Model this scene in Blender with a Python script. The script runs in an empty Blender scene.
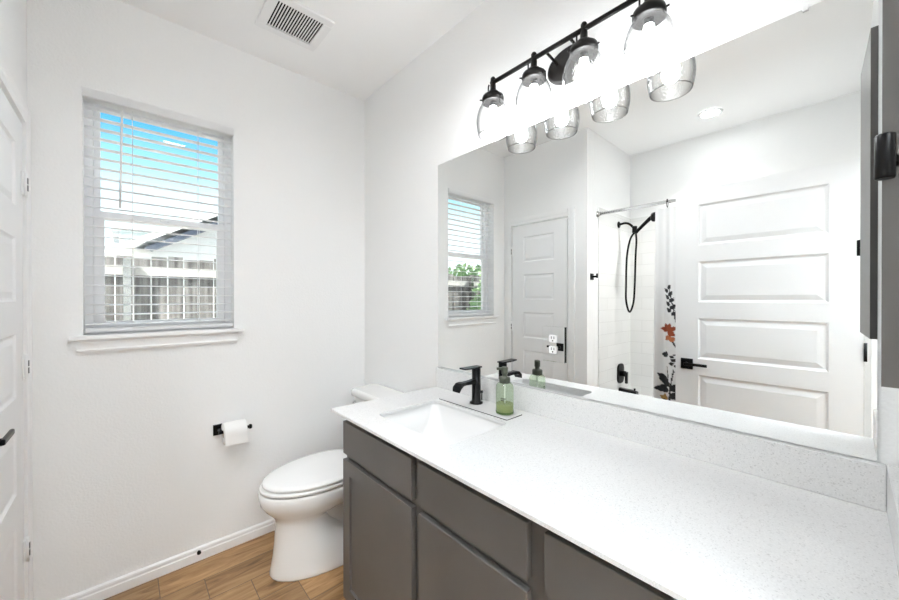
import bpy, bmesh, math, random
from mathutils import Vector, Matrix, noise
random.seed(7)
S = bpy.context.scene
C = S.collection
PI = math.pi

# ------------------------------------------------------------------ camera
YAW, PITCH, ROLL = math.radians(42.1237), math.radians(-0.2115), math.radians(-0.0488)
F = Vector((math.sin(YAW)*math.cos(PITCH), math.cos(YAW)*math.cos(PITCH), math.sin(PITCH)))
R = Vector((math.cos(YAW), -math.sin(YAW), 0))
U = R.cross(F)
R2 = R*math.cos(ROLL) + U*math.sin(ROLL)
U2 = U*math.cos(ROLL) - R*math.sin(ROLL)
cam = bpy.data.cameras.new('camera')
cam.sensor_fit = 'HORIZONTAL'; cam.sensor_width = 36.0
cam.lens = 359.273/899*36.0
cam.clip_start = 0.02; cam.clip_end = 200
co = bpy.data.objects.new('camera', cam); C.objects.link(co)
M = Matrix((R2, U2, -F)).transposed().to_4x4()
M.translation = Vector((0, 0, 1.3601))
co.matrix_world = M
S.camera = co

# ------------------------------------------------------------------ world, sun, exposure
S.view_settings.view_transform = 'Standard'
S.view_settings.look = 'None'
S.view_settings.gamma = 1.0
S.view_settings.use_curve_mapping = False
S.view_settings.exposure = 0.33
S.cycles.max_bounces = 14
S.cycles.diffuse_bounces = 8
S.cycles.glossy_bounces = 6
S.cycles.transmission_bounces = 8
S.cycles.transparent_max_bounces = 24
S.cycles.use_denoising = True
S.cycles.sample_clamp_indirect = 12.0
S.cycles.caustics_reflective = False
S.cycles.caustics_refractive = False
BULB = 62.0         # radiance of the vanity bulbs
CAN = 60.0          # radiance of the shower downlight
HALL = 95.0          # watts of the added hallway fill light
w = bpy.data.worlds.new('sky'); S.world = w; w.use_nodes = True
nt = w.node_tree; nt.nodes.clear()
o_ = nt.nodes.new('ShaderNodeOutputWorld'); bg = nt.nodes.new('ShaderNodeBackground')
tc = nt.nodes.new('ShaderNodeTexCoord'); sp = nt.nodes.new('ShaderNodeSeparateXYZ')
rp = nt.nodes.new('ShaderNodeValToRGB')
nt.links.new(tc.outputs['Generated'], sp.inputs[0]); nt.links.new(sp.outputs['Z'], rp.inputs[0])
rp.color_ramp.elements[0].position = 0.0; rp.color_ramp.elements[0].color = (1, 1, 1, 1)
e = rp.color_ramp.elements.new(0.20); e.color = (0.70, 0.86, 0.92, 1)
e = rp.color_ramp.elements.new(0.27); e.color = (0.30, 0.60, 0.74, 1)
e = rp.color_ramp.elements.new(0.35); e.color = (0.07, 0.34, 0.62, 1)
e = rp.color_ramp.elements.new(0.44); e.color = (0.07, 0.34, 0.62, 1)
rp.color_ramp.elements[-1].position = 0.56; rp.color_ramp.elements[-1].color = (1.0, 0.98, 0.95, 1)   # unseen white zenith, added for brighter, more neutral daylight
bg.inputs['Strength'].default_value = 1.65
nt.links.new(rp.outputs[0], bg.inputs['Color']); nt.links.new(bg.outputs[0], o_.inputs[0])
sun = bpy.data.lights.new('sun', 'SUN'); sun.energy = 12.0; sun.angle = 0.01; sun.color = (1, .95, .88)
so = bpy.data.objects.new('sun', sun); C.objects.link(so)
so.rotation_euler = Vector((0.62, 0.30, -0.72)).to_track_quat('-Z', 'Y').to_euler()

# ------------------------------------------------------------------ helpers
class B:
    """bmesh builder"""
    def __init__(s): s.bm = bmesh.new()
    def face(s, pts, smooth=False, mi=0):
        f = s.bm.faces.new([s.bm.verts.new(p) for p in pts]); f.smooth = smooth; f.material_index = mi; return f
    def box(s, x0, x1, y0, y1, z0, z1, bev=0.0, seg=2):
        x0, x1 = min(x0, x1), max(x0, x1); y0, y1 = min(y0, y1), max(y0, y1); z0, z1 = min(z0, z1), max(z0, z1)
        t = bmesh.new()
        bmesh.ops.create_cube(t, size=1)
        for v in t.verts:
            v.co = Vector((x0+(v.co.x+.5)*(x1-x0), y0+(v.co.y+.5)*(y1-y0), z0+(v.co.z+.5)*(z1-z0)))
        if bev > 0:
            bmesh.ops.bevel(t, geom=t.edges[:], offset=bev, segments=seg, affect='EDGES', profile=.5)
        s.merge(t); return s
    def merge(s, t, mat=None, smooth=None):
        if mat is not None: bmesh.ops.transform(t, matrix=mat, verts=t.verts)
        m = {}
        for v in t.verts: m[v] = s.bm.verts.new(v.co)
        for f in t.faces:
            try:
                g = s.bm.faces.new([m[v] for v in f.verts]); g.smooth = f.smooth if smooth is None else smooth; g.material_index = f.material_index
            except ValueError: pass
        t.free()
    def rings(s, rings, caps=(True, True), closed=True, smooth=True, loop=False):
        vs = [[s.bm.verts.new(p) for p in r] for r in rings]
        n = len(vs[0])
        rng = range(len(vs)) if loop else range(len(vs)-1)
        for i in rng:
            a, b = vs[i], vs[(i+1) % len(vs)]
            for j in (range(n) if closed else range(n-1)):
                f = s.bm.faces.new((a[j], a[(j+1) % n], b[(j+1) % n], b[j])); f.smooth = smooth
        if caps[0]: s.bm.faces.new(list(reversed(vs[0])))
        if caps[1]: s.bm.faces.new(vs[-1])
        return s
    def lathe(s, prof, origin=(0, 0, 0), axis='Z', n=32, caps=(True, True)):
        o = Vector(origin); rs = []
        for r, h in prof:
            ring = []
            for k in range(n):
                a = 2*PI*k/n; c, d = r*math.cos(a), r*math.sin(a)
                p = {'Z': (c, d, h), 'X': (h, c, d), 'Y': (d, h, c)}[axis]
                ring.append(o+Vector(p))
            rs.append(ring)
        return s.rings(rs, caps)
    def tube(s, pts, rad, n=12, caps=True, flat=None):
        pts = [Vector(p) for p in pts]; rs = []
        t0 = (pts[1]-pts[0]).normalized()
        nrm = t0.orthogonal().normalized()
        for i, p in enumerate(pts):
            t = (pts[min(i+1, len(pts)-1)]-pts[max(i-1, 0)]).normalized()
            nrm = (nrm-t*nrm.dot(t)).normalized(); bi = t.cross(nrm)
            r = rad[i] if isinstance(rad, (list, tuple)) else rad
            rs.append([p+nrm*(r*math.cos(2*PI*k/n))+bi*(r*math.sin(2*PI*k/n)) for k in range(n)])
        return s.rings(rs, (caps, caps))
    def obj(s, name, mat, parent=None, loc=None, fix=True, sharp=40):
        if fix: bmesh.ops.recalc_face_normals(s.bm, faces=s.bm.faces)
        me = bpy.data.meshes.new(name); s.bm.to_mesh(me); s.bm.free()
        for m in (mat if isinstance(mat, (list, tuple)) else [mat]): me.materials.append(m)
        ob = bpy.data.objects.new(name, me); C.objects.link(ob)
        if parent: ob.parent = parent
        if loc: ob.location = loc
        return ob

def spline(pts, n=8):
    pts = [Vector(p) for p in pts]; out = []
    for i in range(len(pts)-1):
        p0 = pts[max(i-1, 0)]; p1 = pts[i]; p2 = pts[i+1]; p3 = pts[min(i+2, len(pts)-1)]
        for k in range(n):
            t = k/n
            out.append(.5*((2*p1)+(p2-p0)*t+(2*p0-5*p1+4*p2-p3)*t*t+(3*p1-p0-3*p2+p3)*t**3))
    out.append(pts[-1]); return out

def tag(o, label, cat, group=None):
    o['label'] = label; o['category'] = cat
    if group: o['group'] = group
    return o
def thing(name, label, cat, loc=(0, 0, 0), group=None):
    o = bpy.data.objects.new(name, None); o.empty_display_size = .05; C.objects.link(o); o.location = loc
    return tag(o, label, cat, group)
def struct(o, label=None, cat=None):
    o['kind'] = 'structure'
    if label: o['label'] = label; o['category'] = cat
    return o
def sub(o, loc):            # world coordinates -> local offset of a parent that only has a location
    return (-loc[0], -loc[1], -loc[2])
def shift(ob, loc):         # mesh was written in world coordinates; make it local to a parent at loc
    ob.data.transform(Matrix.Translation(-Vector(loc)))
    return ob

# ------------------------------------------------------------------ materials
def mat(name, col, rough=.5, metal=0.0, spec=.5, bump=None, emit=None, coat=0, ior=None, trans=0, alpha=None, noisecol=None):
    m = bpy.data.materials.new(name); m.use_nodes = True
    n = m.node_tree.nodes; l = m.node_tree.links; b = n['Principled BSDF']
    b.inputs['Base Color'].default_value = (*col, 1); b.inputs['Roughness'].default_value = rough
    b.inputs['Metallic'].default_value = metal; b.inputs['Specular IOR Level'].default_value = spec
    b.inputs['Coat Weight'].default_value = coat
    b.inputs['Transmission Weight'].default_value = trans
    if ior: b.inputs['IOR'].default_value = ior
    tcn = n.new('ShaderNodeTexCoord')
    if bump:
        sc, st, dist = bump
        t = n.new('ShaderNodeTexNoise'); t.inputs['Scale'].default_value = sc; t.inputs['Detail'].default_value = 3
        bp = n.new('ShaderNodeBump'); bp.inputs['Strength'].default_value = st; bp.inputs['Distance'].default_value = dist
        l.new(tcn.outputs['Object'], t.inputs['Vector']); l.new(t.outputs['Fac'], bp.inputs['Height']); l.new(bp.outputs[0], b.inputs['Normal'])
    if noisecol:
        sc, c2, lo, hi = noisecol
        t = n.new('ShaderNodeTexNoise'); t.inputs['Scale'].default_value = sc; t.inputs['Detail'].default_value = 4
        r = n.new('ShaderNodeValToRGB'); r.color_ramp.elements[0].position = lo; r.color_ramp.elements[1].position = hi
        r.color_ramp.elements[0].color = (*col, 1); r.color_ramp.elements[1].color = (*c2, 1)
        l.new(tcn.outputs['Object'], t.inputs['Vector']); l.new(t.outputs['Fac'], r.inputs[0]); l.new(r.outputs[0], b.inputs['Base Color'])
    if emit:
        b.inputs['Emission Color'].default_value = (*emit[:3], 1); b.inputs['Emission Strength'].default_value = emit[3]
    return m

WALL = mat('painted_wall', (.885, .888, .885), .75, spec=.25, bump=(110, .5, .003))
CEIL = mat('painted_ceiling', (.915, .915, .913), .85, spec=.2, bump=(170, .2, .001))
TRIM = mat('white_trim_paint', (.88, .88, .88), .3, spec=.5)
DOORW = mat('white_door_paint', (.865, .865, .868), .38, spec=.5)
PLAST = mat('white_plastic', (.85, .85, .85), .35)
BLIND = mat('white_blind', (.90, .90, .905), .35)
VINYL = mat('white_vinyl', (.89, .895, .91), .35)
PORC = mat('white_porcelain', (.83, .83, .82), .08, coat=.5)
SEATM = mat('white_seat_plastic', (.86, .86, .855), .18)
CABM = mat('grey_brown_cabinet_paint', (.104, .098, .092), .38, spec=.45, noisecol=(6, (.116, .109, .102), .35, .7))
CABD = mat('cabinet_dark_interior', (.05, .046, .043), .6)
BLACK = mat('matte_black_metal', (.003, .003, .0034), .28, spec=.2)
BLACKR = mat('black_rubber', (.004, .004, .004), .5, spec=.3)
BRONZE = mat('oil_bronze_metal', (.006, .005, .0045), .42, spec=.22)
CHROME = mat('chrome', (.75, .75, .76), .12, metal=1)
NICKEL = mat('brushed_nickel', (.5, .49, .47), .25, metal=1)
HGAP = mat('hinge_slot_grey', (.10, .10, .10), .5)
MIRROR = mat('mirror_silver', (.90, .915, .91), .0, metal=1)
MEDGE = mat('mirror_edge', (.32, .36, .35), .2)
PAPER = mat('toilet_paper_white', (.86, .855, .84), .95, spec=.1, bump=(400, .2, .001))
CARD = mat('cardboard_core', (.45, .36, .27), .9)
DARK = mat('dark_void', (.01, .01, .01), .9, spec=.1)
PUMP = mat('olive_pump_plastic', (.065, .075, .05), .35)
CLOTHB = mat('hall_paint', (.74, .74, .73), .8)
SINKM = mat('white_vitreous_china', (.75, .75, .745), .22, coat=.15)
TUBM = mat('tub_acrylic', (.84, .84, .83), .15)

def translucent(m, fac):       # thin vinyl slats pass some daylight
    n = m.node_tree.nodes; l = m.node_tree.links
    t = n.new('ShaderNodeBsdfTranslucent'); t.inputs['Color'].default_value = (.95, .95, .95, 1)
    x = n.new('ShaderNodeMixShader'); x.inputs[0].default_value = fac
    l.new(n['Principled BSDF'].outputs[0], x.inputs[1]); l.new(t.outputs[0], x.inputs[2]); l.new(x.outputs[0], n['Material Output'].inputs[0])
translucent(BLIND, .4)

def quartz():
    m = bpy.data.materials.new('white_speckled_quartz'); m.use_nodes = True
    n = m.node_tree.nodes; l = m.node_tree.links; b = n['Principled BSDF']
    b.inputs['Roughness'].default_value = .22
    tcn = n.new('ShaderNodeTexCoord')
    v = n.new('ShaderNodeTexVoronoi'); v.inputs['Scale'].default_value = 420
    l.new(tcn.outputs['Object'], v.inputs['Vector'])
    sepc = n.new('ShaderNodeSeparateColor'); l.new(v.outputs['Color'], sepc.inputs[0])
    r = n.new('ShaderNodeValToRGB'); r.color_ramp.interpolation = 'LINEAR'
    els = r.color_ramp.elements
    els[0].position = 0; els[0].color = (.58, .575, .57, 1)
    els[1].position = .10; els[1].color = (.715, .715, .71, 1)
    e = els.new(.55); e.color = (.735, .735, .73, 1)
    e = els.new(1.0); e.color = (.77, .77, .765, 1)
    l.new(sepc.outputs[0], r.inputs[0])
    t = n.new('ShaderNodeTexNoise'); t.inputs['Scale'].default_value = 90
    l.new(tcn.outputs['Object'], t.inputs['Vector'])
    r2 = n.new('ShaderNodeValToRGB'); r2.color_ramp.elements[0].position = .30; r2.color_ramp.elements[1].position = .42
    r2.color_ramp.elements[0].color = (.955, .955, .955, 1); r2.color_ramp.elements[1].color = (1, 1, 1, 1)
    l.new(t.outputs['Fac'], r2.inputs[0])
    mx = n.new('ShaderNodeMix'); mx.data_type = 'RGBA'; mx.blend_type = 'MULTIPLY'; mx.inputs[0].default_value = 1
    l.new(r.outputs[0], mx.inputs[6]); l.new(r2.outputs[0], mx.inputs[7])
    l.new(mx.outputs[2], b.inputs['Base Color'])
    return m
QUARTZ = quartz()

def woodtile():
    m = bpy.data.materials.new('wood_look_plank_tile'); m.use_nodes = True
    n = m.node_tree.nodes; l = m.node_tree.links; b = n['Principled BSDF']
    def mt(op, a, c=None, d=None):
        k = n.new('ShaderNodeMath'); k.operation = op
        for i, x in enumerate((a, c, d)):
            if x is None: continue
            if isinstance(x, (int, float)): k.inputs[i].default_value = x
            else: l.new(x, k.inputs[i])
        return k.outputs[0]
    tcn = n.new('ShaderNodeTexCoord'); s = n.new('ShaderNodeSeparateXYZ'); l.new(tcn.outputs['Object'], s.inputs[0])
    W, L = .156, .668
    yr = mt('DIVIDE', mt('SUBTRACT', s.outputs[1], 2.088), W)
    row = mt('FLOOR', yr); fy = mt('SUBTRACT', yr, row)
    xs = mt('DIVIDE', mt('ADD', mt('SUBTRACT', s.outputs[0], .116), mt('MULTIPLY', row, .167)), L)
    colm = mt('FLOOR', xs); fx = mt('SUBTRACT', xs, colm)
    dx = mt('MULTIPLY', mt('MINIMUM', fx, mt('SUBTRACT', 1.0, fx)), L)
    dy = mt('MULTIPLY', mt('MINIMUM', fy, mt('SUBTRACT', 1.0, fy)), W)
    dd = mt('MINIMUM', dx, dy)
    gr = mt('LESS_THAN', dd, .0016)
    cmb = n.new('ShaderNodeCombineXYZ'); l.new(row, cmb.inputs[0]); l.new(colm, cmb.inputs[1])
    wn = n.new('ShaderNodeTexWhiteNoise'); l.new(cmb.outputs[0], wn.inputs['Vector'])
    # grain: stretched noise shifted per plank
    mp = n.new('ShaderNodeCombineXYZ')
    l.new(mt('ADD', mt('MULTIPLY', s.outputs[0], 2.2), mt('MULTIPLY', wn.outputs['Value'], 37)), mp.inputs[0])
    l.new(mt('MULTIPLY', s.outputs[1], 17), mp.inputs[1]); l.new(mt('MULTIPLY', wn.outputs['Value'], 11), mp.inputs[2])
    nz = n.new('ShaderNodeTexNoise'); nz.inputs['Scale'].default_value = 1.5; nz.inputs['Detail'].default_value = 8
    nz.inputs['Roughness'].default_value = .62; nz.inputs['Distortion'].default_value = .9
    l.new(mp.outputs[0], nz.inputs['Vector'])
    r = n.new('ShaderNodeValToRGB'); els = r.color_ramp.elements
    els[0].position = .28; els[0].color = (.10, .052, .024, 1)
    els[1].position = .72; els[1].color = (.50, .33, .18, 1)
    e = els.new(.45); e.color = (.30, .175, .085, 1)
    e = els.new(.58); e.color = (.40, .25, .13, 1)
    l.new(nz.outputs['Fac'], r.inputs[0])
    hs = n.new('ShaderNodeHueSaturation'); l.new(r.outputs[0], hs.inputs['Color'])
    l.new(mt('ADD', mt('MULTIPLY', wn.outputs['Value'], .45), .80), hs.inputs['Value'])
    hs.inputs['Saturation'].default_value = 1.08
    mx = n.new('ShaderNodeMix'); mx.data_type = 'RGBA'; l.new(gr, mx.inputs[0]); l.new(hs.outputs[0], mx.inputs[6])
    mx.inputs[7].default_value = (.13, .09, .06, 1)
    l.new(mx.outputs[2], b.inputs['Base Color'])
    b.inputs['Roughness'].default_value = .42
    bp = n.new('ShaderNodeBump'); bp.inputs['Strength'].default_value = .5; bp.inputs['Distance'].default_value = .002
    l.new(mt('SUBTRACT', mt('MULTIPLY', nz.outputs['Fac'], .3), gr), bp.inputs['Height']); l.new(bp.outputs[0], b.inputs['Normal'])
    return m
FLOOR = woodtile()

def tile():
    m = bpy.data.materials.new('white_gloss_wall_tile'); m.use_nodes = True
    n = m.node_tree.nodes; l = m.node_tree.links; b = n['Principled BSDF']
    tcn = n.new('ShaderNodeTexCoord'); s = n.new('ShaderNodeSeparateXYZ'); l.new(tcn.outputs['Object'], s.inputs[0])
    ad = n.new('ShaderNodeMath'); ad.operation = 'ADD'; l.new(s.outputs[0], ad.inputs[0]); l.new(s.outputs[1], ad.inputs[1])
    cb = n.new('ShaderNodeCombineXYZ'); l.new(ad.outputs[0], cb.inputs[0]); l.new(s.outputs[2], cb.inputs[1])
    br = n.new('ShaderNodeTexBrick'); l.new(cb.outputs[0], br.inputs['Vector'])
    br.inputs['Scale'].default_value = 1; br.inputs['Brick Width'].default_value = .30; br.inputs['Row Height'].default_value = .105
    br.inputs['Mortar Size'].default_value = .002; br.inputs['Mortar Smooth'].default_value = .3
    br.inputs['Color1'].default_value = (.80, .80, .79, 1); br.inputs['Color2'].default_value = (.77, .77, .76, 1)
    br.inputs['Mortar'].default_value = (.70, .70, .69, 1)
    l.new(br.outputs['Color'], b.inputs['Base Color'])
    b.inputs['Roughness'].default_value = .1
    bp = n.new('ShaderNodeBump'); bp.invert = True; bp.inputs['Strength'].default_value = .5; bp.inputs['Distance'].default_value = .002
    l.new(br.outputs['Fac'], bp.inputs['Height']); l.new(bp.outputs[0], b.inputs['Normal'])
    return m
TILE = tile()

def thin_glass(name, tint, gloss_rough=.02, diffuse=0.0, seeds=False, ior=1.45, edge=1.0):
    m = bpy.data.materials.new(name); m.use_nodes = True
    n = m.node_tree.nodes; l = m.node_tree.links; n.clear()
    out = n.new('ShaderNodeOutputMaterial'); tr = n.new('ShaderNodeBsdfTransparent'); gl = n.new('ShaderNodeBsdfGlossy')
    lw = n.new('ShaderNodeFresnel'); ge = n.new('ShaderNodeNewGeometry')
    im = n.new('ShaderNodeMix'); im.inputs[2].default_value = ior; im.inputs[3].default_value = 1/ior   # a thin sheet reflects alike from both sides
    l.new(ge.outputs['Backfacing'], im.inputs[0]); l.new(im.outputs[0], lw.inputs['IOR'])
    tr.inputs['Color'].default_value = (*tint, 1); gl.inputs['Roughness'].default_value = gloss_rough
    if seeds:      # thick seeded glass takes more light where it is seen edge-on
        fw = n.new('ShaderNodeLayerWeight'); fw.inputs['Blend'].default_value = .5
        fr = n.new('ShaderNodeValToRGB'); fr.color_ramp.elements[0].position = .30; fr.color_ramp.elements[1].position = .88
        fr.color_ramp.elements[0].color = (*tint, 1); fr.color_ramp.elements[1].color = (.07, .07, .068, 1)
        l.new(fw.outputs['Facing'], fr.inputs[0]); l.new(fr.outputs[0], tr.inputs['Color'])
    mx = n.new('ShaderNodeMixShader'); l.new(lw.outputs[0], mx.inputs[0]); l.new(tr.outputs[0], mx.inputs[1]); l.new(gl.outputs[0], mx.inputs[2])
    last = mx
    if seeds:
        tcn = n.new('ShaderNodeTexCoord'); nz = n.new('ShaderNodeTexVoronoi'); nz.inputs['Scale'].default_value = 130
        l.new(tcn.outputs['Object'], nz.inputs['Vector'])
        bp = n.new('ShaderNodeBump'); bp.inputs['Strength'].default_value = .5; bp.inputs['Distance'].default_value = .002
        l.new(nz.outputs['Distance'], bp.inputs['Height'])
        l.new(bp.outputs[0], gl.inputs['Normal']); l.new(bp.outputs[0], lw.inputs['Normal'])
    if diffuse:
        df = n.new('ShaderNodeBsdfTranslucent'); df.inputs['Color'].default_value = (.95, .95, .94, 1)
        m2 = n.new('ShaderNodeMixShader'); m2.inputs[0].default_value = diffuse
        l.new(last.outputs[0], m2.inputs[1]); l.new(df.outputs[0], m2.inputs[2]); last = m2
    l.new(last.outputs[0], out.inputs[0])
    return m
SHADE = thin_glass('seeded_clear_glass', (.91, .91, .905), .04, .01, True)
PANE = thin_glass('window_glass', (.96, .98, .98), .0)
BOTTLE = thin_glass('green_bottle_plastic', (.80, .87, .76), .08, .04)
SOAP = mat('green_liquid_soap', (.30, .33, .16), .1, spec=.4)
BULBM = mat('lit_bulb', (1, 1, 1), .5, emit=(.95, .975, 1.0, BULB))
CANM = mat('lit_lens', (1, 1, 1), .5, emit=(.95, .98, 1.0, CAN))

XW, YB, HC = 1.2409, 2.2653, 2.743      # mirror-wall plane, window-wall plane, ceiling
WX = XW + .005                          # painted face of the mirror wall (the mirror glass stands proud of it)
XL, YA, XA, YF = -.295, 1.411, -1.16, -.08
# ------------------------------------------------------------------ room shell
b = B(); b.face([(-1.5, -1.8, 0), (1.6, -1.8, 0), (1.6, 2.6, 0), (-1.5, 2.6, 0)]); struct(b.obj('floor', FLOOR))
b = B(); b.box(-1.5, 1.6, -1.8, 2.5, HC, HC+.1); struct(b.obj('ceiling', CEIL))
# window wall with opening
WX0, WX1, WZ0, WZ1 = -.136, .447, 1.182, 2.297
b = B()
b.box(-.45, WX0, YB, YB+.14, 0, HC); b.box(WX1, 1.5, YB, YB+.14, 0, HC)
b.box(WX0, WX1, YB, YB+.14, 0, WZ0); b.box(WX0, WX1, YB, YB+.14, WZ1, HC)
struct(b.obj('wall_back', WALL))
b = B(); b.box(WX, WX+.12, -.2, 2.5, 0, HC); struct(b.obj('wall_right', WALL))
# closet wall with the door opening filled by the door itself
CY0, CY1, CZ = 1.588, 2.165, 2.045
b = B(); b.box(XL-.11, XL, YA, CY0-.012, 0, HC); b.box(XL-.11, XL, CY1+.012, YB+.1, 0, HC); b.box(XL-.11, XL, CY0-.012, CY1+.012, CZ+.012, HC)
struct(b.obj('wall_left', WALL))
b = B(); b.box(XL-.9, XL-.8, YA+.1, YB+.1, 0, HC); struct(b.obj('wall_closet', WALL))
# shower alcove: wet wall and back wall
b = B(); b.box(XA-.1, XL-.112, YA, YA+.1, 0, HC); struct(b.obj('wall_shower_end', WALL))
b = B(); b.box(XA-.1, XA, YF-.11, YA, 0, HC); struct(b.obj('wall_shower_back', WALL))
b = B(); b.box(XA, XL-.19, YA-.008, YA, .40, 2.13); struct(b.obj('trim_tile_end', TILE))
b = B(); b.box(XA, XA+.008, YF, YA-.008, .40, 2.13); struct(b.obj('trim_tile_back', TILE))
# doorway wall behind the camera's side
DX0, DX1 = -.225, .645
b = B(); b.box(XA, DX0, YF-.11, YF, 0, HC); b.box(DX1, WX, YF-.11, YF, 0, HC); b.box(DX0, DX1, YF-.11, YF, 2.07, HC)
struct(b.obj('wall_front', WALL))
# hallway beyond the doorway
b = B(); b.box(-1.5, 1.6, -1.85, -1.75, 0, HC); struct(b.obj('wall_hall_back', CLOTHB))
b = B(); b.box(-1.55, -1.45, -1.75, YF-.11, 0, HC); struct(b.obj('wall_hall_left', CLOTHB))
b = B(); b.box(1.5, 1.6, -1.75, YF-.11, 0, HC); struct(b.obj('wall_hall_right', CLOTHB))

# baseboards: profile swept along straight runs
def baseboard(name, p0, p1, nrm, h=.068):
    prof = [(0, 0), (.013, 0), (.013, h*.60), (.0095, h*.66), (.0095, h*.74), (.011, h*.80), (.010, h*.92), (.004, h), (0, h)]
    p0, p1, nrm = Vector(p0), Vector(p1), Vector(nrm)
    b = B(); b.rings([[p+nrm*d+Vector((0, 0, z)) for d, z in prof] for p in (p0, p1)], smooth=False)
    return struct(b.obj(name, TRIM))
baseboard('baseboard_back', (XL, YB, 0), (WX, YB, 0), (0, -1, 0))
baseboard('baseboard_right', (WX, 1.40, 0), (WX, YB-.0135, 0), (-1, 0, 0))
baseboard('baseboard_left', (XL, YA, 0), (XL, CY0-.096, 0), (1, 0, 0))

# ------------------------------------------------------------------ moulded panel slab
def panel_slab(b, w, h, th, panels, x0=0., prof=((0, 0), (.010, -.008), (.016, -.008), (.040, -.002)), bev=0.0):
    """local: x across 0..w, y depth (front at 0, back at +th), z up; panels = list of (xa,xb,za,zb)"""
    def V(x, y, z): return (x, y, z)
    for side in (0, 1):
        def P(x, d, z): return (x, -d if side == 0 else th+d, z)
        panels = sorted(panels, key=lambda p: p[2])
        xa, xb = panels[0][0], panels[0][1]
        b.face([P(0, 0, 0), P(xa, 0, 0), P(xa, 0, h), P(0, 0, h)]); b.face([P(xb, 0, 0), P(w, 0, 0), P(w, 0, h), P(xb, 0, h)])
        zs = 0
        for (pa, pb, za, zb) in panels:
            b.face([P(pa, 0, zs), P(pb, 0, zs), P(pb, 0, za), P(pa, 0, za)]); zs = zb
            loops = [[P(pa+i, d, za+i), P(pb-i, d, za+i), P(pb-i, d, zb-i), P(pa+i, d, zb-i)] for i, d in prof]
            for A, Bq in zip(loops, loops[1:]):
                for k in range(4): b.face([A[k], A[(k+1) % 4], Bq[(k+1) % 4], Bq[k]])
            b.face(loops[-1])
        b.face([P(xa, 0, zs), P(xb, 0, zs), P(xb, 0, h), P(xa, 0, h)])
    for q in ([(0, 0, 0), (0, th, 0), (0, th, h), (0, 0, h)], [(w, 0, 0), (w, th, 0), (w, th, h), (w, 0, h)],
              [(0, 0, 0), (w, 0, 0), (w, th, 0), (0, th, 0)], [(0, 0, h), (w, 0, h), (w, th, h), (0, th, h)]):
        b.face(q)
    bmesh.ops.remove_doubles(b.bm, verts=b.bm.verts, dist=1e-5)

def lever_set(parent, pos, axis_n, along, name='door_handle'):
    """square rose + straight lever; pos on the slab face, axis_n out of the face, along = lever direction"""
    n_, a_ = Vector(axis_n), Vector(along); u_ = Vector((0, 0, 1)); p = Vector(pos)
    Mx = Matrix((a_, n_, u_)).transposed().to_4x4(); Mx.translation = p
    b = B(); t = B(); t.box(-.033, .033, .0, .009, -.033, .033, .002); b.merge(t.bm, Mx)
    t = B(); t.lathe([(.011, .009), (.011, .030)], axis='Y', n=20); b.merge(t.bm, Mx)
    t = B(); t.box(-.012, .112, .027, .038, -.009, .009, .004); b.merge(t.bm, Mx)
    return b.obj(name, BLACK, parent)

PROF = ((0, 0), (.007, -.007), (.013, -.008), (.034, -.0025))
# closet door (door_1)
d1 = thing('door_1', 'white five-panel closet door with white hinges, beside the window wall', 'door', (XL, CY0, 0)); d1['kind'] = 'structure'
b = B(); zp = [(.11, .457, z0, z1) for z0, z1 in ((.17, .445), (.525, .80), (.868, .972))]
pw = (CY1-CY0-.129-.124)
zz = [(1.697-.353*k-.004, 1.928-.353*k) for k in range(5)]
zz[4] = (.17, zz[4][1])
panel_slab(b, CY1-CY0-.004, CZ-.012, .035, [(.124, CY1-CY0-.128, za, zb) for za, zb in zz], prof=PROF)
sl = b.obj('door_panel', DOORW, d1); sl.matrix_local = Matrix(((0, -1, 0, 0), (1, 0, 0, .002), (0, 0, 1, .01), (0, 0, 0, 1)))
# slab front (local y=0) must face +X: rotate so local -y -> +x
lh = lever_set(d1, (0, .055, .945), (1, 0, 0), (0, 1, 0))
for hz in (.374, 1.094, 1.812):
    b = B(); b.box(.0005, .004, CY1-CY0-.030, CY1-CY0+.030, hz-.045, hz+.045, .001)
    b.lathe([(.006, hz-.047), (.006, hz+.047)], (.008, CY1-CY0+.003, 0), n=14)
    for q in (-.022, .012):
        pass
    hg = b.obj('hinge', TRIM, d1)
    b = B()
    for q in (-.030, -.002): b.box(.0120, .0148, CY1-CY0-.001, CY1-CY0+.0065, hz+q+.003, hz+q+.026)
    b.obj('hinge_gap', HGAP, hg)
# casing of the closet door (trim_1)
def casing_profile(b, p, q, inward, out, wd=.062, th=.014):
    p, q, inward, out = Vector(p), Vector(q), Vector(inward), Vector(out)
    prof = [(0, 0), (0, th*.55), (wd*.12, th*.7), (wd*.35, th*.75), (wd*.5, th), (wd*.92, th), (wd, th*.8), (wd, 0)]
    b.rings([[e - inward*d + out*t for d, t in prof] for e in (p, q)], smooth=False)
b = B()
X_ = XL
casing_profile(b, (X_, CY0-.012, 0), (X_, CY0-.012, CZ+.077), (0, 1, 0), (1, 0, 0))
casing_profile(b, (X_, CY1+.012, 0), (X_, CY1+.012, CZ+.077), (0, -1, 0), (1, 0, 0), wd=.056)
casing_profile(b, (X_, CY0-.012, CZ+.012), (X_, CY1+.012, CZ+.012), (0, 0, -1), (1, 0, 0))
struct(b.obj('trim_1', TRIM))

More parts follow.
